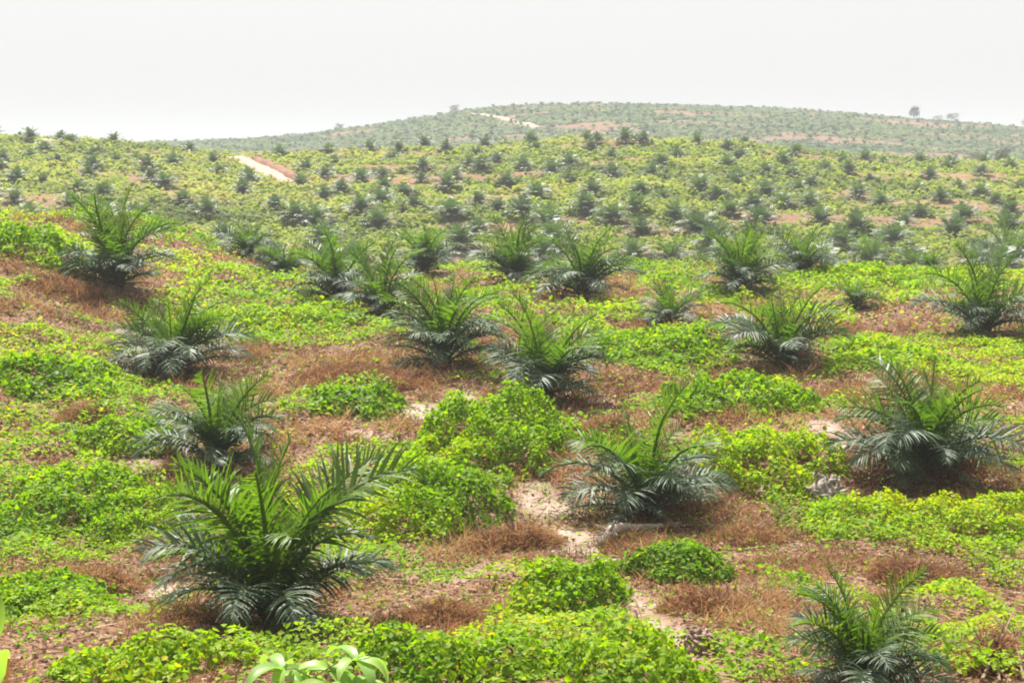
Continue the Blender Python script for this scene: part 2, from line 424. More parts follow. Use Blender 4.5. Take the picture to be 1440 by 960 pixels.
def ground_mat():
    m, N, L = new_mat('plantation_ground')
    geo = N.new('ShaderNodeNewGeometry')
    def noise(s, d=6, st=None):
        n = N.new('ShaderNodeTexNoise'); n.inputs['Scale'].default_value = s; n.inputs['Detail'].default_value = d
        n.inputs['Roughness'].default_value = 0.62
        if st:
            mp = N.new('ShaderNodeMapping'); mp.inputs['Scale'].default_value = st
            L.new(geo.outputs['Position'], mp.inputs[0]); L.new(mp.outputs[0], n.inputs['Vector'])
        else:
            L.new(geo.outputs['Position'], n.inputs['Vector'])
        return n
    def attr(nm):
        a = N.new('ShaderNodeAttribute'); a.attribute_name = nm
        return a.outputs['Fac']
    def mix(fac, a, b):
        x = N.new('ShaderNodeMix'); x.data_type = 'RGBA'
        L.new(fac, x.inputs[0]); L.new(a, x.inputs[6]); L.new(b, x.inputs[7])
        return x.outputs[2]
    fine, mid, big = noise(9, 8), noise(1.1, 6), noise(0.05, 5)
    litter = ramp_node(N, [(0.075, 0.039, 0.023), (0.180, 0.098, 0.062), (0.29, 0.180, 0.120)], [0.28, 0.5, 0.74]); L.new(fine.outputs[0], litter.inputs[0])
    soil = ramp_node(N, [(0.165, 0.105, 0.076), (0.285, 0.205, 0.160), (0.40, 0.315, 0.26)], [0.30, 0.5, 0.72]); L.new(mid.outputs[0], soil.inputs[0])
    red = ramp_node(N, [(0.17, 0.080, 0.055), (0.29, 0.165, 0.12)], [0.3, 0.7]); L.new(mid.outputs[0], red.inputs[0])
    green = ramp_node(N, [(0.085, 0.105, 0.011), (0.160, 0.205, 0.016), (0.23, 0.26, 0.03)], [0.3, 0.52, 0.75]); L.new(mid.outputs[0], green.inputs[0])
    c = mix(attr('far'), soil.outputs[0], red.outputs[0])
    gmul = N.new('ShaderNodeMath'); gmul.operation = 'MULTIPLY'
    L.new(attr('green'), gmul.inputs[0]); L.new(attr('far'), gmul.inputs[1])
    hillc = ramp_node(N, [(0.045, 0.070, 0.035), (0.085, 0.115, 0.05), (0.11, 0.12, 0.06)], [0.3, 0.52, 0.75]); L.new(big.outputs[0], hillc.inputs[0])
    gcol = mix(attr('hill'), green.outputs[0], hillc.outputs[0])
    base = mix(attr('bare'), litter.outputs[0], c)
    col = mix(gmul.outputs[0], base, gcol)
    p = N.new('ShaderNodeBsdfPrincipled'); p.inputs['Roughness'].default_value = 0.95; p.inputs['Specular IOR Level'].default_value = 0.15
    L.new(col, p.inputs['Base Color'])
    b = N.new('ShaderNodeBump'); b.inputs['Strength'].default_value = 0.6; b.inputs['Distance'].default_value = 0.08
    L.new(fine.outputs[0], b.inputs['Height']); L.new(b.outputs[0], p.inputs['Normal'])
    o = N.new('ShaderNodeOutputMaterial'); L.new(p.outputs[0], o.inputs[0])
    return m

# ------------------------------------------------------------------ the ground sheet
def axis(parts):
    a = []
    for (lo, hi, st) in parts:
        a += list(np.arange(lo, hi, st))
    return a
xs_pos = axis([(0, 30, .4), (30, 130, 1.6), (130, 480, 6)]) + list(np.geomspace(480, 4000, 22))
XS = np.array(sorted(set([-v for v in xs_pos[1:]] + xs_pos)))
YS = np.array([-4000, -2500, -1500, -800, -400, -200, -100] + axis([(-60, 14, 3), (14, 88, .4), (88, 300, 1.3), (300, 960, 5)]) + list(np.geomspace(960, 4000, 22)))
gx, gy = np.meshgrid(XS, YS)
gxf, gyf = gx.ravel(), gy.ravel()
gz = height(gxf, gyf)
nx, ny = len(XS), len(YS)
idx = np.arange(nx * ny).reshape(ny, nx)
quads = np.stack([idx[:-1, :-1].ravel(), idx[:-1, 1:].ravel(), idx[1:, 1:].ravel(), idx[1:, :-1].ravel()], 1)
ter = mk_mesh('ground', np.stack([gxf, gyf, gz], 1), quads, ground_mat(), smooth=True)
cg, cb = cover(gxf, gyf)
for nm, val in (('green', cg), ('bare', cb), ('far', sstep(70, 130, gyf)), ('hill', sstep(330, 450, gyf))):
    a = ter.attributes.new(nm, 'FLOAT', 'POINT')
    a.data.foreach_set('value', np.ascontiguousarray(val, np.float32))
tag(obj('ground', ter), 'rolling plantation ground of brown litter and pale soil', kind='structure')

# ------------------------------------------------------------------ dirt tracks
M_track = rough_mat('sandy_track', (0.25, 0.155, 0.11), (0.43, 0.335, 0.265), 0.35, 0.2)
M_redsoil = rough_mat('red_bank_soil', (0.15, 0.068, 0.042), (0.27, 0.14, 0.095), 0.6, 0.6)

def strip(name, pix, widths, mat, label, lift=0.14, hump=0.0, seed=0, offset=0.0, tmin=100):
    pts = [ground_at(u, v, tmin) for (u, v) in pix]
    P = np.array(pts)
    seg = np.r_[0, np.cumsum(np.hypot(*np.diff(P, axis=0).T))]
    n = max(int(seg[-1] / 1.5), 8)
    s = np.linspace(0, seg[-1], n)
    X, Y, W = np.interp(s, seg, P[:, 0]), np.interp(s, seg, P[:, 1]), np.interp(s, seg, widths)
    tx, ty = np.gradient(X), np.gradient(Y)
    ln = np.hypot(tx, ty); sx, sy = ty / ln, -tx / ln
    k = 9
    V = []
    for j in range(k):
        q = (j / (k - 1) - 0.5)
        wob = (fbm(s / 3.0, s * 0 + (0 if q < 0 else 5), seed, 3) - 0.5) * 1.3
        off = W * q * (1 + wob) + offset
        xx, yy = X + sx * off, Y + sy * off
        edge = 1 - (2 * abs(q)) ** 2
        zz = height(xx, yy) + lift * min(1, edge * 4) - (0.1 if edge <= 0 else 0) + hump * edge * (0.6 + 0.8 * vnoise(xx / 2.5, yy / 2.5, seed + 3))
        V.append(np.stack([xx, yy, zz], 1))
    V = np.stack(V, 1).reshape(-1, 3)
    ii = np.arange(n * k).reshape(n, k)
    Q = np.stack([ii[:-1, :-1].ravel(), ii[:-1, 1:].ravel(), ii[1:, 1:].ravel(), ii[1:, :-1].ravel()], 1)
    o = obj(name, mk_mesh(name, V, Q, mat, smooth=True))
    return tag(o, label, kind='structure')

strip('dirt_track', [(408, 257), (385, 245), (362, 234), (345, 226), (330, 221)], [2.4, 3.6, 3.4, 3.6, 2.6], M_track, 'pale sandy track climbing the far slope', seed=1)
strip('track_bank', [(424, 256), (404, 244), (381, 233), (360, 224)], [1.2, 2.2, 2.4, 1.6], M_redsoil, 'red soil bank beside the sandy track', hump=0.55, seed=4, lift=0.1)
strip('dirt_track', [(76, 199), (70, 195), (62, 190)], [2.5, 2.6, 2.2], M_track, 'short piece of sandy track on the left crest', seed=7)
strip('dirt_track', [(756, 180), (735, 174), (712, 168), (690, 163), (665, 160), (650, 159)], [4.5, 5, 3.2, 3.5, 2.6, 2], M_track, 'sandy track crossing the distant hill', seed=9, lift=0.3, tmin=400)
track_px = []
for pl, tm in (([(412, 259), (385, 245), (362, 234), (345, 226), (330, 221)], 100), ([(756, 180), (735, 174), (712, 168), (690, 163), (665, 160)], 400), ([(76, 199), (70, 195), (62, 190)], 100)):
    q = [ground_at(u, v, tm) for (u, v) in pl]
    for a, b in zip(q[:-1], q[1:]):
        n_ = max(2, int(math.hypot(b[0] - a[0], b[1] - a[1]) / 2.0))
        track_px += [(a[0] + (b[0] - a[0]) * k / n_, a[1] + (b[1] - a[1]) * k / n_) for k in range(n_)]

# ------------------------------------------------------------------ leaves, blades
def norm(a):
    return a / np.maximum(np.linalg.norm(a, axis=1, keepdims=True), 1e-9)

LEAF6 = (np.array([(0, 0, 0), (.30, .34, .10), (.68, .28, .07), (1, 0, -.10), (.68, -.28, .07), (.30, -.34, .10)]), np.array([(0, 3, 2, 1), (0, 5, 4, 3)]))
LEAF4 = (np.array([(0, 0, 0), (.45, .36, .12), (1, 0, -.05), (.45, -.36, .12)]), np.array([(0, 2, 1), (0, 3, 2)]))
CLUMP = (np.array([(-.5, -.2, -.12), (.1, -.45, .05), (.5, .1, -.15), (.0, .45, .0), (0.02, 0, .18)]), np.array([(0, 1, 4), (1, 2, 4), (2, 3, 4), (3, 0, 4)]))

def scatter(P, Nn, size, jitter, template, rg):
    """one template copy per point, lying roughly across the normals Nn"""
    n = len(P)
    nn = norm(Nn + rg.normal(0, jitter, (n, 3)))
    t = norm(np.cross(nn, rg.normal(0, 1, (n, 3))))
    b = np.cross(nn, t)
    tv, tf = template
    sz = size[:, None]
    V = P[:, None, :] + (t[:, None, :] * tv[None, :, 0:1] + b[:, None, :] * tv[None, :, 1:2] + nn[:, None, :] * tv[None, :, 2:3]) * sz[:, None, :]
    Fc = tf[None] + (np.arange(n) * len(tv))[:, None, None]
    return V.reshape(-1, 3), Fc.reshape(-1, tf.shape[1]), len(tf)

def blades(P, D, length, width, rg):
    """narrow tapering, slightly bent blades from P along D"""
    n = len(P)
    D = norm(D)
    side = norm(np.cross(D, rg.normal(0, 1, (n, 3))))
    bend = norm(rg.normal(0, 1, (n, 3)) * np.array([1, 1, .4]) - np.array([0, 0, .4]))
    l, w = length[:, None], width[:, None]
    a, b_ = P - side * w * .5, P + side * w * .5
    m = P + D * l * .55
    c, d = m + side * w * .4, m - side * w * .4
    tip = P + D * l + bend * l * .28
    V = np.stack([a, b_, c, d, tip], 1).reshape(-1, 3)
    base = (np.arange(n) * 5)[:, None]
    T = np.concatenate([base + np.array([[0, 1, 2]]), base + np.array([[0, 2, 3]]), base + np.array([[3, 2, 4]])], 1).reshape(-1, 3)
    return V, T, 3

# creeper mounds (things of their own): pixel of centre at ground, half width px, depth half m, height m, tint shift, label
MOUNDS = [
    (707, 640, 100, 2.1, 1.25, .0, 'rounded bright green creeper mound between two palms in the centre'),
    (600, 735, 105, 2.0, 1.05, .02, 'large leafy creeper mound beside the brown dry shrub'),
    (1035, 585, 92, 2.2, .95, -.10, 'darker green creeper mound behind the palm by the fallen log'),
    (1078, 668, 95, 1.5, .95, .03, 'compact bright creeper mound next to the grey root ball'),
    (792, 870, 88, 1.0, .80, .0, 'creeper mound in the middle of the bottom, by the bare path'),
    (890, 965, 100, .9, .75, .06, 'yellow green creeper mound cut by the bottom edge below the path'),
    (1210, 745, 90, 1.1, .60, .08, 'low creeper spread below the grey root ball'),
    (1370, 745, 100, 1.3, .65, .08, 'creeper spread at the right edge in front of the broad palm'),
    (940, 810, 68, .9, .60, -.22, 'dull green creeper half died back, right of the bare path'),
    (80, 720, 90, 1.9, .7, .0, 'big creeper blanket at the left edge beside the biggest palm'),
    (185, 745, 70, 1.3, .6, .0, 'creeper clump touching the left fronds of the biggest palm'),
    (60, 855, 90, 1.1, .45, -.08, 'patchy creeper at the lower left with orange dead leaves'),
    (200, 950, 130, .8, .55, .08, 'bright creeper along the bottom edge, left of the sapling'),
    (590, 955, 100, .8, .55, .06, 'bright creeper along the bottom edge, right of the sapling'),
    (705, 950, 75, .7, .45, .05, 'creeper on the bottom edge below the brown litter in the middle'),
    (390, 455, 90, 2.0, .6, .06, 'flat yellow green creeper bed left of the palm cluster'),
    (1210, 395, 70, 2.6, .7, .10, 'bright lime creeper in front of the far slope, by the straw patch'),
    (50, 358, 75, 2.2, .9, .12, 'lime creeper crowning the left bank'),
    (70, 545, 85, 2.2, .7, .02, 'creeper mound at the left edge below the bank'),
    (180, 625, 60, 1.3, .55, -.05, 'small creeper clump left of the half hidden palm'),
    (930, 500, 85, 2.3, .6, .05, 'creeper bed between the central palm and the slender palm'),
    (1270, 515, 75, 2.2, .5, .05, 'creeper bed behind the broad palm on the right side'),
    (505, 575, 55, 1.5, .55, -.12, 'dull green shrub like creeper in the brown dry grass'),
]
mound_geo = []
for (u, v, rpx, ry, H, ti, lab) in MOUNDS:
    x0, y0 = ground_at(u, v)
    mound_geo.append((x0, y0 + ry * 0.25, rpx * y0 / F_PX * 1.18, ry * 1.15, H * .88, ti, lab))

def mound_h(g, x, y, i):
    x0, y0, rx, ry, H = g[:5]
    wob = 0.35 + 1.25 * fbm(x * 1.3 + i * 7, y * 1.3, 81, 3)
    q = (((x - x0) / rx) ** 2 + ((y - y0) / ry) ** 2) / wob ** 1.5
    top = np.clip(1 - q ** 1.25, 0, 1) ** 0.7
    return H * top * (0.18 + 1.5 * fbm(x / .8 + 3 * i, y / .8, 83, 3)), q

def creeper_tint(P, rg, shift=0.0):
    base = fbm(P[:, 0] / 1.7, P[:, 1] / 1.7, 91, 3)
    t = 0.53 + (base - 0.5) * 0.55 + (fbm(P[:, 0] / 5, P[:, 1] / 5, 92, 2) - .5) * .55 + rg.normal(0, .15, len(P)) + shift
    old = rg.random(len(P)) < 0.008 + .03 * sstep(.55, .75, vnoise(P[:, 0] / .9, P[:, 1] / .9, 93))
    return np.where(old, 0.98, np.clip(t, 0.02, 0.92))

for i, g in enumerate(mound_geo):
    x0, y0, rx, ry, H, ti, lab = g
    rg = np.random.default_rng(100 + i)
    leaf = 0.092 if y0 < 30 else (0.115 if y0 < 40 else 0.16)
    area = math.pi * rx * ry
    n = int(area * 1.6 * 4.6 / (leaf * leaf * 0.42))
    n = min(n, 26000)
    x = x0 + rx * rg.uniform(-1.25, 1.25, n); y = y0 + ry * rg.uniform(-1.25, 1.25, n)
    h, q = mound_h(g, x, y, i)
    keep = (h > 0.03) & (rg.random(n) < sstep(.30, .52, fbm(x / .33, y / .33, 87, 2)) * .85 + .15)
    x, y, h = x[keep], y[keep], h[keep]
    e = 0.12
    hx = mound_h(g, x + e, y, i)[0]; hy = mound_h(g, x, y + e, i)[0]
    nrm = np.stack([-(hx - h) / e, -(hy - h) / e, np.full_like(h, 1.1)], 1)
    dep = rg.random(len(x)) ** 1.8
    zz = height(x, y) + h * (1 - 0.55 * dep) + rg.normal(0, .05, len(x)) + .02
    P = np.stack([x, y, zz], 1)
    sz = leaf * rg.uniform(0.5, 1.5, len(x))
    V, Fc, k = scatter(P, norm(nrm), sz, 0.5, LEAF6 if y0 < 26 else LEAF4, rg)
    z0 = hz(x0, y0)
    V = V - np.array([x0, y0, z0])
    t = thing('creeper_mound', (x0, y0, z0), lab, 'creeper', 'creeper mounds between the palms')
    fo = obj('foliage', mk_mesh('foliage', V, Fc, M_creeper, np.repeat(creeper_tint(P, rg, ti), k)), t)
    mb = MB()
    for j in range(9):                                    # vine runners that carry the leaves
        a = rg.uniform(0, 2 * math.pi)
        pts = []
        for q in np.linspace(0.05, 1.0, 7):
            xx = x0 + rx * q * math.cos(a + .5 * math.sin(3 * q + j)); yy = y0 + ry * q * math.sin(a + .5 * math.sin(3 * q + j))
            hh = float(mound_h(g, np.array([xx]), np.array([yy]), i)[0][0])
            pts.append((xx - x0, yy - y0, hz(xx, yy) - z0 + hh * 0.8 + 0.02))
        mb.tube(pts, [.014, .013, .012, .011, .01, .008, .005], 4)
    obj('runners', mb.mesh('runners', M_vine), t)['kind'] = 'stuff'

def in_mounds(x, y):
    m = np.zeros(len(x), bool)
    for g in mound_geo:
        m |= ((x - g[0]) / g[2]) ** 2 + ((y - g[1]) / g[3]) ** 2 < 0.75
    return m

def zone_points(y0, y1, dens, rg, margin=4.0, spread=0.42):
    area = spread * (y1 * y1 - y0 * y0) + 2 * margin * (y1 - y0)
    n = int(area * dens)
    y = np.sqrt(rg.uniform(y0 * y0, y1 * y1, n))
    x = rg.uniform(-1, 1, n) * (spread * y + margin)
    return x, y

def lump(x, y):
    return 0.08 + 1.0 * np.clip(fbm(x / 1.2, y / 1.2, 85, 3) - 0.33, 0, 1)

# creeping cover: dense bright leaves on the near plateau, broader clumps on the far slopes
def cover_stuff(name, y0, y1, dens, size, template, mat, label, seed, lift=1.0, jitter=0.45, tintf=None, thresh=0.25, margin=4.0):
    rg = np.random.default_rng(seed)
    x, y = zone_points(y0, y1, dens, rg, margin)
    g, b = cover(x, y)
    keep = (rg.random(len(x)) < np.maximum((g - thresh) / (1 - thresh) * 1.1, .10)) & ~in_mounds(x, y)
    for (tx, ty) in track_px:
        keep &= (x - tx) ** 2 + (y - ty) ** 2 > (5.0 if ty < 300 else 12.0)
    x, y, g = x[keep], y[keep], g[keep]
    L = lump(x, y) * lift * (0.3 + 0.7 * g)
    z = height(x, y) + L * (0.35 + 0.75 * rg.random(len(x)) ** .6)
    P = np.stack([x, y, z], 1)
    up = np.tile(np.array([[0, 0, 1.0]]), (len(x), 1))
    V, Fc, k = scatter(P, up, size * rg.uniform(.65, 1.4, len(x)), jitter, template, rg)
    ti = (tintf or creeper_tint)(P, rg)
    o = obj(name, mk_mesh(name, V, Fc, mat, np.repeat(ti, k)))
    return tag(o, label, kind='stuff')

def far_tint(P, rg):
    return np.clip(0.54 + (fbm(P[:, 0] / 9, P[:, 1] / 4, 95, 3) - .5) * 1.2 + (fbm(P[:, 0] / 35, P[:, 1] / 18, 97, 2) - .5) * .9 + rg.normal(0, .14, len(P)), 0, 1)

cover_stuff('creeping_cover', 17, 34, 235, 0.096, LEAF4, M_creeper, 'bright green creeping cover crop between the near palms', 201)
cover_stuff('creeping_cover', 34, 55, 120, 0.138, LEAF4, M_creeper, 'bright green creeping cover crop in the middle of the plateau', 202, 1.0)
cover_stuff('creeping_cover', 55, 90, 50, 0.21, LEAF4, M_creeper, 'bright green creeping cover crop along the plateau edge', 203, 1.1)
cover_stuff('slope_cover', 118, 200, 6.0, 0.62, CLUMP, M_creeper_far, 'low green cover crop on the lower far slope', 204, 2.2, 0.35, far_tint, 0.1, 6)
cover_stuff('slope_cover', 200, 275, 3.6, 0.80, CLUMP, M_creeper_far, 'low green cover crop on the upper far slope', 205, 2.2, 0.35, far_tint, 0.1, 6)
cover_stuff('hill_cover', 480, 800, 0.34, 2.2, CLUMP, M_hill, 'low green cover crop on the distant hill', 206, 1.6, 0.3, far_tint, 0.05, 20)

# dry grass, dead fern and litter
def dry_stuff(name, y0, y1, dens, length, width, label, seed):
    rg = np.random.default_rng(seed)
    x, y = zone_points(y0, y1, dens, rg)
    g, b = cover(x, y)
    tuft = fbm(x / .8, y / .8, 131, 3)
    w = np.clip(1 - g, 0.24, 1) * (1 - .97 * b) * sstep(.24, .54, tuft)
    keep = rg.random(len(x)) < w
    x, y, tuft = x[keep], y[keep], tuft[keep]
    P = np.stack([x, y, height(x, y) - .01], 1)
    D = np.stack([rg.normal(0, .7, len(x)), rg.normal(0, .7, len(x)), rg.uniform(.1, 1.0, len(x))], 1)
    hh = length * rg.uniform(.3, 1.5, len(x)) * (0.35 + 1.3 * sstep(.35, .7, tuft))
    V, T, k = blades(P, D, hh, width * rg.uniform(.6, 1.4, len(x)), rg)
    tn = np.clip(.52 + (fbm(x / 1.7, y / 1.7, 133, 3) - .5) * 1.3 + rg.normal(0, .2, len(x)), 0, .95)
    tn = np.where(rg.random(len(x)) < .05, 1.0, tn)
    return tag(obj(name, mk_mesh(name, V, T, M_dry, np.repeat(tn, k))), label, kind='stuff')

dry_stuff('dry_grass', 17, 34, 300, .28, .015, 'brown dried grass and fern between the near palms', 301)
dry_stuff('dry_grass', 34, 58, 95, .40, .026, 'brown dried grass and fern across the middle plateau', 302)
dry_stuff('dry_grass', 58, 90, 26, .50, .045, 'brown dried grass and fern along the plateau edge', 303)

def litter_stuff(y0, y1, dens, size, label, seed):
    rg = np.random.default_rng(seed)
    x, y = zone_points(y0, y1, dens, rg)
    g, b = cover(x, y)
    keep = rg.random(len(x)) < np.clip(1 - .8 * g - .8 * b, .04, 1)
    x, y = x[keep], y[keep]
    P = np.stack([x, y, height(x, y) + .015 + .04 * rg.random(len(x))], 1)
    V, Fc, k = scatter(P, np.tile(np.array([[0, 0, 1.0]]), (len(x), 1)), size * rg.uniform(.5, 1.5, len(x)), .5, LEAF4, rg)
    tn = np.clip(.45 + (fbm(x / 1.2, y / 1.2, 141, 3) - .5) * .8 + rg.normal(0, .2, len(x)), 0, 1)
    tag(obj('leaf_litter', mk_mesh('leaf_litter', V, Fc, M_litter, np.repeat(tn, k))), label, kind='stuff')
litter_stuff(17, 36, 75, .085, 'fallen dry leaves on the soil of the near plateau', 311)
litter_stuff(36, 62, 22, .15, 'fallen dry leaves on the soil of the middle plateau', 312)

# loose sticks and broken frond ribs lying about
def sticks(y0, y1, dens, length, width, label, seed):
    rg = np.random.default_rng(seed)
    x, y = zone_points(y0, y1, dens, rg)
    g, b = cover(x, y)
    keep = rg.random(len(x)) < 1 - .8 * g
    x, y = x[keep], y[keep]
    a = rg.uniform(0, 6.283, len(x)); l = length * rg.uniform(.3, 1.6, len(x))
    D = np.stack([np.cos(a), np.sin(a), (height(x + np.cos(a) * l, y + np.sin(a) * l) - height(x, y)) / l + rg.uniform(0, .15, len(x))], 1)
    P = np.stack([x, y, height(x, y) + .05], 1)
    V, T, k = blades(P, D, l, width * rg.uniform(.6, 1.6, len(x)), rg)
    tag(obj('fallen_sticks', mk_mesh('fallen_sticks', V, T, M_litter, np.repeat(np.clip(rg.normal(.75, .25, len(x)), 0, 1), k))), label, kind='stuff')
sticks(17, 34, 9, .38, .022, 'loose dry sticks on the litter of the near plateau', 321)
sticks(34, 60, 3, .55, .035, 'loose dry sticks on the litter of the middle plateau', 322)

# ------------------------------------------------------------------ oil palms
def frond_mesh(name, e0, bend, seed, mat, pairs=40, llen=0.30, vee=0.35, droop=0.5, wid=0.017, segs=3, twist=0.0, roll=0.0, fwd=10):
    """frond of length 1 leaving the origin towards +X, rising at e0 degrees and arching over by `bend` degrees"""
    r = random.Random(seed)
    n = 14
    p = Vector((0, 0, 0)); pts, tans = [], []
    for i in range(n + 1):
        t = i / n
        a = math.radians(e0 - bend * (t ** 1.6))
        d = Vector((math.cos(a), math.sin(twist * t * t), math.sin(a))).normalized()
        pts.append(p.copy()); tans.append(d)
        p = p + d / n
    mb = MB()
    rad = [0.020 * (1 - .85 * (i / n)) + .0025 for i in range(n + 1)]
    mb.tube(pts[:-1:2] + [pts[-1]], rad[:-1:2] + [rad[-1]], 4, 0.7, False)
    for k in range(pairs):
        t = 0.14 + 0.86 * (k + .3 + .5 * r.random()) / pairs
        t = min(t, 0.995)
        i = min(int(t * n), n - 1); f = t * n - i
        base = pts[i].lerp(pts[i + 1], f); T = tans[i].lerp(tans[i + 1], f).normalized()
        S = Vector((-T.y, T.x, 0)).normalized() if abs(T.z) < .999 else Vector((0, 1, 0))
        N = T.cross(S); N = N if N.z > 0 or abs(N.z) < .2 else -N
        if N.dot(Vector((-1, 0, .2))) < 0 and e0 > 70: N = -N
        ro = roll * (0.4 + .6 * t)
        S, N = S * math.cos(ro) + N * math.sin(ro), N * math.cos(ro) - S * math.sin(ro)
        for side in (-1, 1):
            prof = math.sin(math.pi * min(1, (0.16 + 0.80 * t)) ** 1.05) ** 0.7
            ll = llen * max(.22, prof) * r.uniform(.72, 1.15)
            fa = math.radians(fwd + (56 - fwd) * t ** 1.3 + r.uniform(-9, 9))
            v = vee * r.choice((.35, 1.0, 1.35)) + r.uniform(-.1, .1)
            d = (S * side * math.cos(fa) + T * math.sin(fa) + N * v).normalized()
            wd = wid * r.uniform(.8, 1.15) * (0.6 + .5 * prof)
            wv = (T - d * T.dot(d)).normalized()
            wv = (wv + N * r.uniform(-.35, .35)).normalized()
            q = base.copy(); L_, R_ = [], []
            for s_ in range(segs + 1):
                u = s_ / segs
                ww = wd * (0.75, 1.0, .72, 0.05)[min(3, int(round(u * 3)))] if segs == 3 else wd * (.9, 0.06)[s_ if segs == 1 else min(1, s_)]
                L_.append(q - wv * ww * .5); R_.append(q + wv * ww * .5)
                d = (d + Vector((0, 0, -1)) * droop * (0.35 + u) * .55).normalized()
                q = q + d * ll / segs
            V = L_ + R_
            m_ = segs + 1
            mb.add(V, [(j, j + 1, m_ + j + 1, m_ + j) for j in range(segs)], min(1, max(0, .5 + r.uniform(-.3, .3))))
    return mb.mesh(name, mat)

FR = {}
for s in range(3):
    sg = (-1, 1, .3)[s]
    FR['spear', s] = frond_mesh('frond_spear', 86, 6, 10 + s, M_frond[0], 24, .15, .25, .05, .016, roll=1.2 * sg, fwd=45)
    FR['up', s] = frond_mesh('frond_upright', 80, 44, 20 + s, M_frond[1], 30, .25, .40, .16, .016, twist=.25 * sg, roll=1.1 * sg, fwd=30)
    FR['young', s] = frond_mesh('frond_young', 68, 78, 30 + s, M_frond[1], 34, .31, .40, .38, .0165, twist=.35 * sg, roll=.7 * sg, fwd=18)
    FR['mid', s] = frond_mesh('frond_middle', 56, 92, 40 + s, M_frond[2], 36, .33, .38, .48, .017, twist=-.4 * sg, roll=-.45 * sg, fwd=10)
    FR['out', s] = frond_mesh('frond_outer', 42, 84, 50 + s, M_frond[2], 36, .33, .32, .54, .017, twist=.45 * sg, roll=.4 * sg)
    FR['low', s] = frond_mesh('frond_low', 20, 46, 60 + s, M_frond[2], 30, .31, .24, .50, .017, twist=-.4 * sg, roll=.4 * sg)
    FR['dead', s] = frond_mesh('frond_dead', 4, 40, 70 + s, M_frond[3], 20, .20, -.2, .95, .015)

def stem_mesh(seed):
    """short swollen stem wrapped in cut leaf bases"""
    r = random.Random(seed)
    mb = MB()
    pts = [(0, 0, -.06), (0, 0, .05), (0, 0, .18), (0, 0, .32), (0, 0, .46)]
    mb.tube(pts, [.13, .17, .165, .13, .07], 10)
    for k in range(26):
        a = k * 2.399; z = .02 + .40 * k / 26
        rr = .15 - .05 * z / .4
        d = Vector((math.cos(a), math.sin(a), 0.9 + r.uniform(-.2, .3))).normalized()
        b = Vector((math.cos(a) * rr, math.sin(a) * rr, z))
        mb.tube([b, b + d * .07, b + d * r.uniform(.12, .2)], [.05, .035, .02], 5)
    return mb.mesh('trunk', M_stem)
STEMS = [stem_mesh(s) for s in range(3)]

LAYERS = [('spear', 2, .85), ('up', 4, 1.10), ('young', 7, 1.12), ('mid', 9, 1.08), ('out', 9, 1.0), ('low', 7, .82)]

def near_palm(i, u, v, w, h, lab):
    x, y = palm_xy[i]
    r = random.Random(500 + i)
    z = hz(x, y)
    S = 0.5 * (w * y / F_PX) * 1.0 + 0.5 * (h * y / F_PX) * 1.02
    flen = max(S * (0.625 if w > 170 else 0.75), .5)
    t = thing('oil_palm', (x, y, z - .02), lab, 'palm', 'oil palms on the near plateau', r.uniform(0, 6.28))
    small = w * 1.0 < 100
    t.rotation_euler = (r.uniform(-.12, .12), r.uniform(-.12, .12), t.rotation_euler[2])
    tr = obj('trunk', STEMS[i % 3], t)
    ts = flen / 2.0
    tr.scale = (ts, ts, ts)
    a = r.uniform(0, 6.28)
    hf = max(.9, min(1.32 if w > 240 else 1.12, (h / w) / .66))
    full = 1.05 if w > 170 else 1.0
    widef = max(0.85, min(1.2, (w / h) / 1.25))
    for (kind, cnt, ln) in LAYERS:
        c = max(1, round(cnt * r.uniform(.7, 1.2) * full * (.8 if small else 1)))
        for k in range(c):
            a += 2.399 + r.uniform(-.55, .55)
            o = obj('frond', FR[kind, r.randrange(3)], t)
            sc_ = flen * ln * r.uniform(.72, 1.14) * {'spear': hf, 'up': hf, 'young': 1 + (hf - 1) * .7, 'mid': 1 + (hf - 1) * .25}.get(kind, 1 - (hf - 1) * .25)
            zf = {'spear': .42, 'up': .40, 'young': .36, 'mid': .30, 'out': .22, 'low': .13}[kind] * ts
            rr = {'spear': .02, 'up': .05, 'young': .08, 'mid': .11, 'out': .13, 'low': .14}[kind] * ts
            o.location = (rr * math.cos(a), rr * math.sin(a), zf)
            o.rotation_euler = (r.uniform(-.25, .25), r.uniform(-.20, .20) + (widef - 1) * .3, a)
            o.scale = (sc_, sc_, sc_)
    if not small and i not in (15,):
        for k in range(r.choice((1, 2, 3))):
            o = obj('dead_frond', FR['dead', k % 2], t)
            a = r.uniform(0, 6.28)
            o.location = (.12 * ts * math.cos(a), .12 * ts * math.sin(a), .10 * ts)
            o.rotation_euler = (0, 0, a)
            sc_ = flen * r.uniform(.55, .8)
            o.scale = (sc_, sc_, sc_)
            o['label'] = 'dry brown hanging frond'

for i, (u, v, w, h, lab) in enumerate(NEAR_PALMS):
    near_palm(i, u, v, w, h, lab)

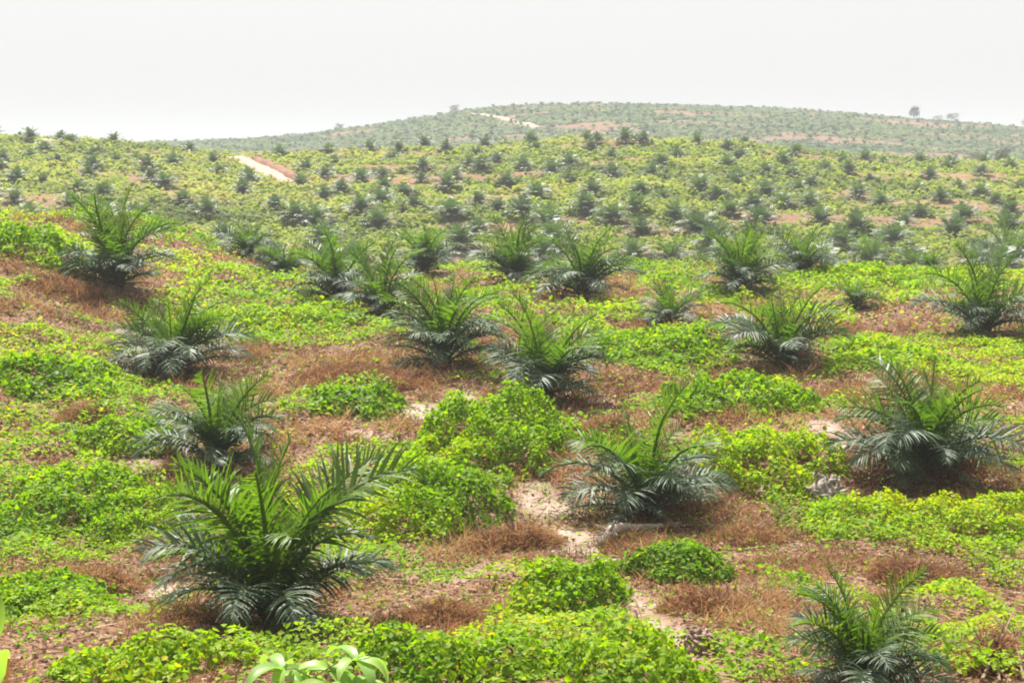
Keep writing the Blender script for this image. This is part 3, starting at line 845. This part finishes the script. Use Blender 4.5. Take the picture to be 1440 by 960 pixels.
# far slope palms: stem and one crown mesh of many fronds, six forms
def far_crown(seed):
    r = random.Random(seed)
    mb = MB()
    a = r.uniform(0, 6)
    for (e0, bend, cnt, ln) in [(80, 30, 3, .85), (64, 55, 6, 1.0), (46, 70, 9, 1.05), (28, 60, 8, 1.0), (8, 35, 4, .8)]:
        for k in range(cnt):
            a += 2.399 + r.uniform(-.3, .3)
            L = ln * r.uniform(.85, 1.12)
            p = Vector((0, 0, .14)); n = 7
            ca, sa = math.cos(a), math.sin(a)
            for i in range(n):
                t = i / n
                el = math.radians(e0 - bend * t ** 1.5)
                d = Vector((ca * math.cos(el), sa * math.cos(el), math.sin(el)))
                q = p + d * L / n
                S = Vector((-sa, ca, 0)); N = d.cross(S)
                N = N if N.z > 0 else -N
                tint = min(1, max(0, (.75 if e0 > 60 else .4) + r.uniform(-.25, .25)))
                for j in range(2):
                    b = p.lerp(q, j * .5 + .1)
                    prof = math.sin(math.pi * min(.96, .2 + .75 * (t + j * .5 / n))) ** .7
                    for sd in (-1, 1):
                        ll = .30 * prof * r.uniform(.85, 1.15) if i > 0 else .05
                        dd = (S * sd * .75 + d * .6 + N * .25 * r.uniform(.2, 1.4)).normalized()
                        tip = b + dd * ll + Vector((0, 0, -.10 * ll / .3 * r.uniform(.4, 1.5)))
                        mb.add([b - d * .030, b + d * .030, tip + d * .014, tip - d * .014], [(0, 1, 2, 3)], tint)
                wv = S * .010
                mb.add([p - wv, p + wv, q + wv, q - wv], [(0, 1, 2, 3)], tint)
                p = q
    return mb.mesh('crown', M_farpalm)
FAR_CROWNS = [far_crown(900 + k) for k in range(7)]

FAR_PX = [(23, 248), (125, 243), (145, 270), (163, 223), (245, 227), (213, 245), (233, 255), (258, 277), (290, 293), (308, 238), (342, 265), (387, 283), (417, 300), (443, 307),
    (423, 253), (457, 270), (457, 243), (43, 215), (5, 220), (82, 223), (267, 207), (43, 192), (160, 194), (85, 190), (393, 212), (430, 232), (300, 222), (42, 300), (190, 300), (60, 250),
    (507, 290), (532, 310), (508, 248), (538, 242), (592, 248), (595, 232), (568, 267), (540, 258), (627, 260), (583, 283), (635, 295), (673, 277), (700, 285), (672, 318), (713, 253),
    (662, 230), (677, 232), (700, 220), (755, 272), (775, 240), (770, 310), (825, 288), (860, 303), (895, 288), (903, 323), (950, 300), (833, 265), (830, 207), (860, 217), (930, 227),
    (917, 243), (952, 217), (900, 263), (930, 272), (553, 220), (753, 207), (747, 196), (777, 190), (667, 200), (627, 207), (597, 203), (561, 206), (520, 206), (840, 196), (880, 195), (905, 198),
    (980, 320), (1010, 273), (1032, 250), (1070, 307), (1100, 283), (1138, 280), (1152, 305), (1205, 317), (1208, 268), (1240, 280), (1295, 293), (1357, 300), (1420, 293), (1290, 263),
    (1323, 273), (1380, 267), (1348, 257), (1380, 237), (1422, 233), (1293, 222), (1307, 243), (1243, 226), (1193, 237), (1217, 220), (1175, 210), (1160, 233), (1155, 206), (1130, 203),
    (1105, 203), (1120, 212), (1100, 223), (1040, 217), (1023, 206), (1022, 228), (1077, 237), (1113, 243), (1140, 253), (1077, 267), (1027, 293), (1067, 199), (980, 199), (1060, 283),
    (1182, 335), (1257, 333), (1417, 317), (1340, 322), (1433, 260), (1223, 248), (985, 262), (480, 262), (350, 243), (470, 226), (860, 243), (800, 250), (735, 232), (800, 228), (640, 243), (1270, 308), (1400, 276), (735, 295), (100, 283), (20, 275)]
far_pts = []
for (u, v) in FAR_PX:
    x, y = ground_at(u, v + 6 + (v - 190) * .06, 120)
    if y < 290 and all((x - a) ** 2 + (y - b) ** 2 > 9 for a, b in far_pts):
        far_pts.append((x, y))
cand = []
rr = random.Random(42)
row = 0
yy = 136.0
while yy < 268:
    xx = -0.40 * yy + (4.6 if row % 2 else 0)
    while xx < 0.40 * yy:
        cand.append((xx + rr.uniform(-1.4, 1.4), yy + rr.uniform(-1.3, 1.3)))
        xx += 9.2
    yy += 8.0
    row += 1
for (x, y) in cand:
    if len(far_pts) >= 262:
        break
    if all((x - a) ** 2 + (y - b) ** 2 > 62 for a, b in far_pts) and all((x - a) ** 2 + (y - b) ** 2 > 16 for a, b in track_px):
        far_pts.append((x, y))

def ordinal(n):
    ones = ['', 'first', 'second', 'third', 'fourth', 'fifth', 'sixth', 'seventh', 'eighth', 'ninth', 'tenth', 'eleventh', 'twelfth', 'thirteenth', 'fourteenth', 'fifteenth',
            'sixteenth', 'seventeenth', 'eighteenth', 'nineteenth']
    if n < 20:
        return ones[n]
    tens = {2: ('twentieth', 'twenty'), 3: ('thirtieth', 'thirty'), 4: ('fortieth', 'forty')}[n // 10]
    return tens[0] if n % 10 == 0 else tens[1] + '-' + ones[n % 10]

rows = {}
for (x, y) in far_pts:
    u, v = project(x, y, hz(x, y))
    if -25 < u < 1465:
        rows.setdefault(int((CREST_D + 12 - y) // 8.2), []).append((u, x, y))
for rank, rk in enumerate(sorted(rows), 1):
    for k, (u, x, y) in enumerate(sorted(rows[rk]), 1):
        r = random.Random(int(x * 131 + y * 17))
        z = hz(x, y)
        lab = f'small oil palm, {ordinal(k)} from left in the {ordinal(rank)} row below the far crest'
        t = thing('oil_palm', (x, y, z - .03), lab, 'palm', 'oil palms in rows on the far slope', r.uniform(0, 6.28))
        s_ = r.uniform(1.7, 2.6) * (1.42 - .42 * float(sstep(125, 225, np.array([y]))[0]))
        c = obj('crown', FAR_CROWNS[r.randrange(7)], t)
        c.scale = (s_, s_, s_ * r.uniform(.95, 1.2))
        c.rotation_euler = (r.uniform(-.08, .08), r.uniform(-.08, .08), 0)
        tr = obj('trunk', STEMS[r.randrange(3)], t)
        tr.scale = (1.0, 1.0, 1.0)

# distant hill palms: far too many and small to tell apart
def distant_palms():
    rg = np.random.default_rng(77)
    tv, tf = [], []
    for k in range(12):
        a = k * 2.399; e0 = (75, 45, 15)[k % 3]
        for seg, (t0, t1) in enumerate(((0, .5), (.5, 1))):
            def at(t):
                el = math.radians(e0 - 35 * t)
                return np.array([math.cos(a) * math.cos(el) * t, math.sin(a) * math.cos(el) * t, math.sin(el) * t + .15])
            sd = np.array([-math.sin(a), math.cos(a), 0])
            w0, w1 = (.10, .22) if seg == 0 else (.22, .03)
            p, q = at(t0), at(t1)
            o = len(tv)
            tv += [p - sd * w0, p + sd * w0, q + sd * w1, q - sd * w1]
            tf.append((o, o + 1, o + 2, o + 3))
    tv, tf = np.array(tv), np.array(tf)
    P = []
    y = 470.0
    while y < 800:
        x = -.40 * y
        while x < .42 * y:
            P.append((x + rg.normal(0, 1.4), y + rg.normal(0, 1.6)))
            x += 9.5
        y += 9.0
    P = np.array(P)
    P = P[rg.random(len(P)) < .80]
    sz = rg.uniform(1.5, 2.6, len(P))
    an = rg.uniform(0, 6.28, len(P))
    Z = height(P[:, 0], P[:, 1])
    c, s = np.cos(an)[:, None], np.sin(an)[:, None]
    V = np.stack([(tv[None, :, 0] * c - tv[None, :, 1] * s) * sz[:, None] + P[:, 0:1], (tv[None, :, 0] * s + tv[None, :, 1] * c) * sz[:, None] + P[:, 1:2],
                  tv[None, :, 2] * sz[:, None] + Z[:, None]], 2)
    Fc = tf[None] + (np.arange(len(P)) * len(tv))[:, None, None]
    ti = np.repeat(np.clip(rg.normal(.45, .2, len(P)), 0, 1), len(tf))
    tag(obj('distant_palms', mk_mesh('distant_palms', V.reshape(-1, 3), Fc.reshape(-1, 4), M_distpalm, ti)), 'countless tiny oil palms covering the distant hill', kind='stuff')
distant_palms()

# ------------------------------------------------------------------ lone trees on the skyline
def tree(u, v, D, h, w, lab, seed, leafmat, sparse=1.0, name='tree'):
    r = random.Random(seed); rg = np.random.default_rng(seed)
    x = (u - CX) / F_PX * D; y = D
    z = hz(x, y)
    t = thing(name, (x, y, z - .1), lab, 'tree', None)
    mb = MB()
    mb.tube([(0, 0, -.2), (.02 * h, 0, .25 * h), (-.01 * h, .01 * h, .55 * h), (.02 * h, 0, .88 * h)], [.035 * h, .026 * h, .018 * h, .005 * h], 6)
    ends = [Vector((.02 * h, 0, .9 * h))]
    for k in range(9):
        a = k * 2.4 + r.uniform(-.4, .4); b = Vector((0, 0, h * (.28 + .06 * k)))
        e = b + Vector((math.cos(a) * w * .42 * r.uniform(.6, 1.1), math.sin(a) * w * .42, h * r.uniform(.08, .26)))
        mb.tube([b, b.lerp(e, .5) + Vector((0, 0, .03 * h)), e], [.014 * h, .009 * h, .003 * h], 4)
        ends.append(e)
    obj('trunk', mb.mesh('trunk', M_bark), t)
    P = []
    for e in ends:
        m = int(150 * sparse)
        c = np.array(e) + rg.normal(0, 1, (m, 3)) * np.array([w * .13, w * .13, h * .075])
        P.append(c)
    P = np.concatenate(P)
    V, Fc, k = scatter(P, rg.normal(0, 1, P.shape) + np.array([0, 0, .8]), h * .055 * rg.uniform(.6, 1.4, len(P)), .5, LEAF4, rg)
    obj('crown', mk_mesh('crown', V, Fc, leafmat, np.repeat(np.clip(rg.normal(.5, .22, len(P)), 0, 1), k)), t)

tree(1278, 168, 752, 7.6, 4.6, 'tallest lone tree standing on the distant hill crest', 1, M_tree)
tree(1331, 172, 756, 4.8, 5.6, 'low wide tree on the distant crest right of the tallest tree', 2, M_tree)
tree(1312, 172, 764, 3.8, 5.0, 'pale low bush tree between the two trees on the distant crest', 3, M_grey_tree, .7)
tree(1434, 178, 760, 5.0, 4.2, 'thin tree on the distant crest at the right edge', 4, M_grey_tree, .6)
tree(1368, 205, 300, 3.8, 4.2, 'leafless grey shrub tree behind the crest of the far slope', 5, M_grey_tree, .5)
tree(1402, 205, 305, 4.4, 3.0, 'dark narrow tree behind the far slope crest near the right edge', 6, M_tree, .9)
tree(130, 195, 330, 3.6, 2.8, 'dark tree showing above the left part of the crest', 7, M_tree, 1.0)
tree(480, 180, 742, 4.2, 4.0, 'dark bush on the rising edge of the distant hill', 8, M_tree)
tree(640, 160, 750, 4.6, 5.0, 'dark bush where the track meets the distant hill crest', 9, M_tree)

# ------------------------------------------------------------------ dried shrubs, dead wood
def dry_shrub(u, v, rpx, H, lab, seed, tshift=0.0):
    rg = np.random.default_rng(seed)
    x0, y0 = ground_at(u, v)
    R = rpx * y0 / F_PX
    z0 = hz(x0, y0)
    t = thing('dry_shrub', (x0, y0, z0), lab, 'dry shrub', 'dried brown shrubs')
    n = int(min(5200, 900 * R * R * 3.14 + 500))
    a = rg.uniform(0, 6.283, n); q = np.sqrt(rg.random(n))
    lump_ = 0.65 + .7 * fbm(np.cos(a) * q * 2 + seed, np.sin(a) * q * 2, 151, 2)
    px_, py_ = q * R * np.cos(a), q * R * np.sin(a) * .85
    dome = H * np.clip(1 - q ** 2.2, .05, 1) * (.1 + 1.6 * fbm(px_ / .5 + seed, py_ / .5, 153, 3))
    zb = height(px_ + x0, py_ + y0) - z0
    P = np.stack([px_, py_, zb + dome * rg.random(n) ** .7 * .75], 1)
    D = np.stack([np.cos(a) * q * .9 + rg.normal(0, .5, n), np.sin(a) * q * .9 + rg.normal(0, .5, n), rg.uniform(-.1, 1.0, n)], 1)
    V, T, k = blades(P, D, rg.uniform(.10, .34, n) * (.6 + H * .5), rg.uniform(.008, .022, n), rg)
    tn = np.clip(rg.normal(.48 + tshift, .2, n) + (fbm(px_ * 2 + seed, py_ * 2, 157, 2) - .5) * .8, 0, .95)
    obj('foliage', mk_mesh('foliage', V, T, M_dry, np.repeat(tn, k)), t)
    nl = n // 3
    pick = rg.integers(0, n, nl)
    V, Fc, k = scatter(P[pick] + rg.normal(0, .04, (nl, 3)), np.tile(np.array([[0, 0, 1.0]]), (nl, 1)), rg.uniform(.04, .12, nl), .8, LEAF4, rg)
    tl = np.where(rg.random(nl) < .10, 1.0, np.clip(rg.normal(.55 + tshift, .25, nl), 0, .95))
    obj('dead_leaves', mk_mesh('dead_leaves', V, Fc, M_dry, np.repeat(tl, k)), t)['kind'] = 'stuff'
    mb = MB()
    for j in range(14):
        aa = rg.uniform(0, 6.28); ln = H * rg.uniform(.6, 1.05)
        e = Vector((math.cos(aa) * R * .6, math.sin(aa) * R * .5, ln))
        mb.tube([(0.1 * math.cos(aa), 0.1 * math.sin(aa), -.05), (e.x * .5, e.y * .5, ln * .65), e], [.012, .009, .003], 4)
    obj('stems', mb.mesh('stems', M_twig), t)['kind'] = 'stuff'

for k, a in enumerate([
    (735, 765, 55, .75, 'upright dry brown shrub beside the large leafy creeper mound'),
    (690, 770, 40, .55, 'smaller dry brown shrub leaning on the large creeper mound'),
    (1050, 760, 55, .45, 'orange brown dry shrub between the log palm and the bright creeper spread'),
    (620, 875, 60, .42, 'low dry shrub in front of the biggest palm, above the bottom creeper'),
    (990, 860, 60, .45, 'dry brown shrub on the right of the bare path'),
    (1290, 815, 70, .42, 'dry brown shrub between the right creeper spread and the bottom palm'),
    (150, 830, 50, .40, 'orange brown dry shrub at the lower left by the patchy creeper'),
    (480, 530, 70, .55, 'dry brown shrub left of the palm over dry grass'),
    (555, 540, 60, .55, 'dry brown shrub in front of the palm over dry grass'),
    (330, 500, 50, .45, 'dry shrub right of the palm just below the left bank'),
    (90, 410, 60, .60, 'purple brown dry shrub on the left bank'),
    (120, 590, 40, .55, 'dry shrub in the creeper at the left edge'),
    (850, 610, 45, .50, 'dry brown shrub right of the central rounded creeper mound'),
    (1230, 640, 40, .45, 'dry shrub on the left flank of the broad right palm'),
    (1215, 560, 55, .40, 'yellow brown dry shrub above the broad right palm'),
    (1390, 945, 50, .70, 'dense dark brown dry shrub in the lower right corner'),
]):
    dry_shrub(*a, 700 + k, {2: .15, 6: .15, 10: -.2, 14: .2, 15: -.15}.get(k, 0))

# fallen log with its root end
x0, y0 = ground_at(852, 765); z0 = hz(x0, y0)
t = thing('fallen_log', (x0, y0, z0), 'pale weathered log lying at the foot of a palm right of centre', 'log')
mb = MB()
def onground(u, v, up):
    x, y = ground_at(u, v)
    return (x - x0, y - y0, hz(x, y) - z0 + up)
mb.tube([onground(846, 768, .06), onground(858, 757, .17), onground(872, 752, .16), onground(898, 748, .10), onground(925, 744, .07), onground(958, 738, .03)], [.10, .13, .10, .075, .06, .035], 9)
obj('trunk', mb.mesh('trunk', M_wood, True), t)
for (e, rr_) in (((.10, -.22, .34), .045), ((-.28, -.10, .22), .05), ((-.30, -.28, .05), .05), ((.16, -.32, .06), .04)):
    mb = MB()
    b = Vector(onground(856, 760, .14))
    mb.tube([b, b + Vector(e) * .55 + Vector((.02, 0, .03)), b + Vector(e)], [rr_, rr_ * .7, rr_ * .25], 6)
    obj('root', mb.mesh('root', M_wood, True), t)

# grey root ball
def root_ball(u, v, wpx, lab, seed, mat):
    r = random.Random(seed)
    x0, y0 = ground_at(u, v); z0 = hz(x0, y0); R = wpx * y0 / F_PX / 2
    t = thing('root_ball', (x0, y0, z0), lab, 'root ball')
    V, Fs = [], []
    nu, nv = 18, 10
    for j in range(nv + 1):
        ph = math.pi * (j / nv) * .62
        for i in range(nu):
            a = 2 * math.pi * i / nu
            rad = R * (.72 + .45 * float(vnoise(np.array([2.2 * math.cos(a) + 9 + j * .5]), np.array([2.2 * math.sin(a) + seed]), seed)[0]))
            V.append((rad * math.sin(ph) * math.cos(a), rad * math.sin(ph) * math.sin(a), rad * math.cos(ph) * 1.15 - .05))
    for j in range(nv):
        for i in range(nu):
            k = (i + 1) % nu
            Fs.append((j * nu + i, (j + 1) * nu + i, (j + 1) * nu + k, j * nu + k))
    me = bpy.data.meshes.new('core'); me.from_pydata(V, [], Fs); me.materials.append(mat); me.update()
    obj('core', me, t)
    for k in range(24):
        a = k * 2.4; el = r.uniform(.1, 1.3)
        d = Vector((math.cos(a) * math.cos(el), math.sin(a) * math.cos(el), math.sin(el)))
        b = d * R * .7
        side = Vector((-math.sin(a), math.cos(a), r.uniform(-.5, .5)))
        L = R * r.uniform(.4, .75)
        mb = MB()
        mb.tube([b, b + d * L * .6 + side * L * .2, b + d * L * .8 + side * L * .6, b + d * L * .5 + side * L * .95], [R * .12, R * .09, R * .07, R * .03], 5)
        obj('root', mb.mesh('root', mat), t)
root_ball(1160, 700, 56, 'grey dead root ball right of the compact creeper mound', 5, M_greywood)
root_ball(985, 915, 60, 'brown rotting root ball at the end of the bare path', 9, M_twig)

# dead branches lower right
x0, y0 = ground_at(1400, 958); z0 = hz(x0, y0)
t = thing('dead_branches', (x0, y0, z0), 'dead bare branches lying right of the bottom palm', 'branches')
r = random.Random(3)
def branch(pts, r0, sub=3):
    mb = MB()
    n = len(pts)
    mb.tube(pts, [r0 * (1 - .8 * i / (n - 1)) for i in range(n)], 6)
    o = obj('branch', mb.mesh('branch', M_twig), t)
    for s_ in range(sub):
        i = r.randrange(1, n - 1)
        b = Vector(pts[i]); mbb = MB()
        e = b + Vector((r.uniform(-.35, .35), r.uniform(-.3, .3), r.uniform(.05, .3)))
        mbb.tube([b, b.lerp(e, .5) + Vector((0, 0, .04)), e], [r0 * .4, r0 * .3, r0 * .12], 4)
        obj('twig', mbb.mesh('twig', M_twig), o)
def og(u, v, up):
    x, y = ground_at(u, v)
    return (x - x0, y - y0, hz(x, y) - z0 + up)
branch([og(1432, 955, .08), og(1400, 930, .15), og(1365, 908, .18), og(1335, 890, .12)], .035)
branch([og(1260, 962, .03), og(1300, 948, .10), og(1350, 925, .20), og(1400, 912, .30)], .022)
branch([og(1330, 962, .04), og(1370, 950, .18), og(1415, 945, .10)], .025)
branch([og(1380, 962, .05), og(1410, 925, .35), og(1425, 905, .55)], .022, 4)
branch([og(1440, 960, .05), og(1425, 935, .40), og(1395, 915, .50)], .020, 4)
branch([og(1405, 962, .05), og(1400, 940, .30), og(1380, 915, .42)], .018, 4)

# ------------------------------------------------------------------ broad-leaved plants close to the camera
def blade_leaf(L, W, arch, fold, seed, n=9):
    """one broad leaf of length L along +X, arching down, folded at its midrib"""
    V, Fs = [], []
    a, p = 0.35, Vector((0, 0, 0))
    rr_ = random.Random(seed)
    for i in range(n + 1):
        t = i / n
        w = W * .5 * (math.sin(math.pi * min(1, t * .93 + .07)) ** .75) * (1 - .25 * t)
        w = max(w, .003)
        wav = .04 * W * math.sin(9 * t + seed)
        for s_, f in ((-1, 1), (-.5, .45), (0, 0), (.5, .45), (1, 1)):
            V.append((p.x, s_ * w, p.z + fold * w * f + wav * abs(s_)))
        ang = a - arch * t
        p = p + Vector((math.cos(ang), 0, math.sin(ang))) * L / n
    for i in range(n):
        for j in range(4):
            o = i * 5 + j
            Fs.append((o, o + 1, o + 6, o + 5))
    mb = MB(); mb.add(V, Fs, rr_.uniform(.25, .8))
    return mb.mesh('leaf', M_broad, True)
LEAFLETS = [blade_leaf(.32, .115, 1.7, .45, s) for s in range(4)]
BIG = [blade_leaf(.42, .17, 1.9, .35, 10 + s, 12) for s in range(4)]

# sapling below the frame, its whorl of drooping leaflets just in view
sx, sy = (432 - CX) / F_PX * 9.0, 9.0
sz_ = hz(sx, sy)
top = CAM_Z - 0.386 * sy
t = thing('broadleaf_sapling', (sx, sy, sz_), 'pale green sapling with drooping glossy leaflets, cut by the bottom edge', 'sapling')
mb = MB(); Hs = top - sz_
mb.tube([(0, 0, -.05), (.02, .02, Hs * .5), (0, 0, Hs)], [.018, .014, .007], 6)
obj('stem', mb.mesh('stem', M_vine), t)
r = random.Random(12)
for k in range(9):
    a = k * 2.4 + .3
    ln = r.uniform(.18, .36)
    hb = Hs - .03 * k
    e = Vector((math.cos(a) * ln, math.sin(a) * ln, hb + r.uniform(.02, .10)))
    mb = MB()
    mb.tube([(0, 0, hb), tuple(Vector((0, 0, hb)).lerp(e, .6) + Vector((0, 0, .04))), tuple(e)], [.006, .005, .004], 5)
    pet = obj('leaf_stalk', mb.mesh('leaf_stalk', M_vine), t)
    for j in range(6):
        o = obj('leaflet', LEAFLETS[(k + j) % 4], pet)
        o.location = e
        o.rotation_euler = (r.uniform(-.3, .3), r.uniform(-.25, .35), a + (j - 2.5) * .85 + r.uniform(-.15, .15))
        s_ = r.uniform(.75, 1.15)
        o.scale = (s_, s_, s_)

# big-leaved shrub at the left edge
bx, by = (-72 - CX) / F_PX * 5.2, 5.2
bz = hz(bx, by)
t = thing('broadleaf_shrub', (bx, by, bz), 'large leaved shrub with orange stem peeking in at the left edge', 'shrub')
mb = MB()
mb.tube([(0, 0, -.05), (.02, 0, .6), (-.03, 0, 1.2), (0, 0, 1.75)], [.022, .018, .014, .008], 6)
obj('stem', mb.mesh('stem', M_vine), t)
mb = MB()
mb.tube([(.02, -.02, .75), (.10, -.03, 1.02), (.155, -.03, 1.34)], [.008, .007, .005], 6)
obj('side_stem', mb.mesh('side_stem', M_orange), t)
for k, (h_, a, s_, tilt) in enumerate([(1.60, -.2, .62, .55), (1.18, -.35, .55, .25), (1.62, 2.4, .9, .3), (1.45, 3.6, 1.0, .2), (1.3, 1.5, .9, .1), (1.1, 4.6, 1.0, .2), (.95, 2.9, .9, .1), (1.02, .15, .45, .35)]):
    o = obj('leaf', BIG[k % 4], t)
    o.location = (0, 0, h_)
    o.rotation_euler = (0.15 * (-1) ** k, tilt, a)
    o.scale = (s_, s_, s_)

# ------------------------------------------------------------------ haze
m, N, L = new_mat('haze_air')
pv = N.new('ShaderNodeVolumePrincipled')
pv.inputs['Color'].default_value = (0.60, 0.63, 0.69, 1)
pv.inputs['Density'].default_value = 0.00056
pv.inputs['Anisotropy'].default_value = 0.0
o = N.new('ShaderNodeOutputMaterial'); L.new(pv.outputs[0], o.inputs['Volume'])
lo, hi = float(gz.min()) - 1.0, max(float(gz.max()) + 14.0, 48.0)
B = 4050.0
V = np.array([(sx_ * B, sy_ * B, zz) for zz in (lo, hi) for sy_ in (-1, 1) for sx_ in (-1, 1)])
Q = np.array([(0, 2, 3, 1), (4, 5, 7, 6), (0, 1, 5, 4), (2, 6, 7, 3), (0, 4, 6, 2), (1, 3, 7, 5)])
tag(obj('haze', mk_mesh('haze', V, Q, m)), 'pale humid haze over the whole plantation', kind='stuff')
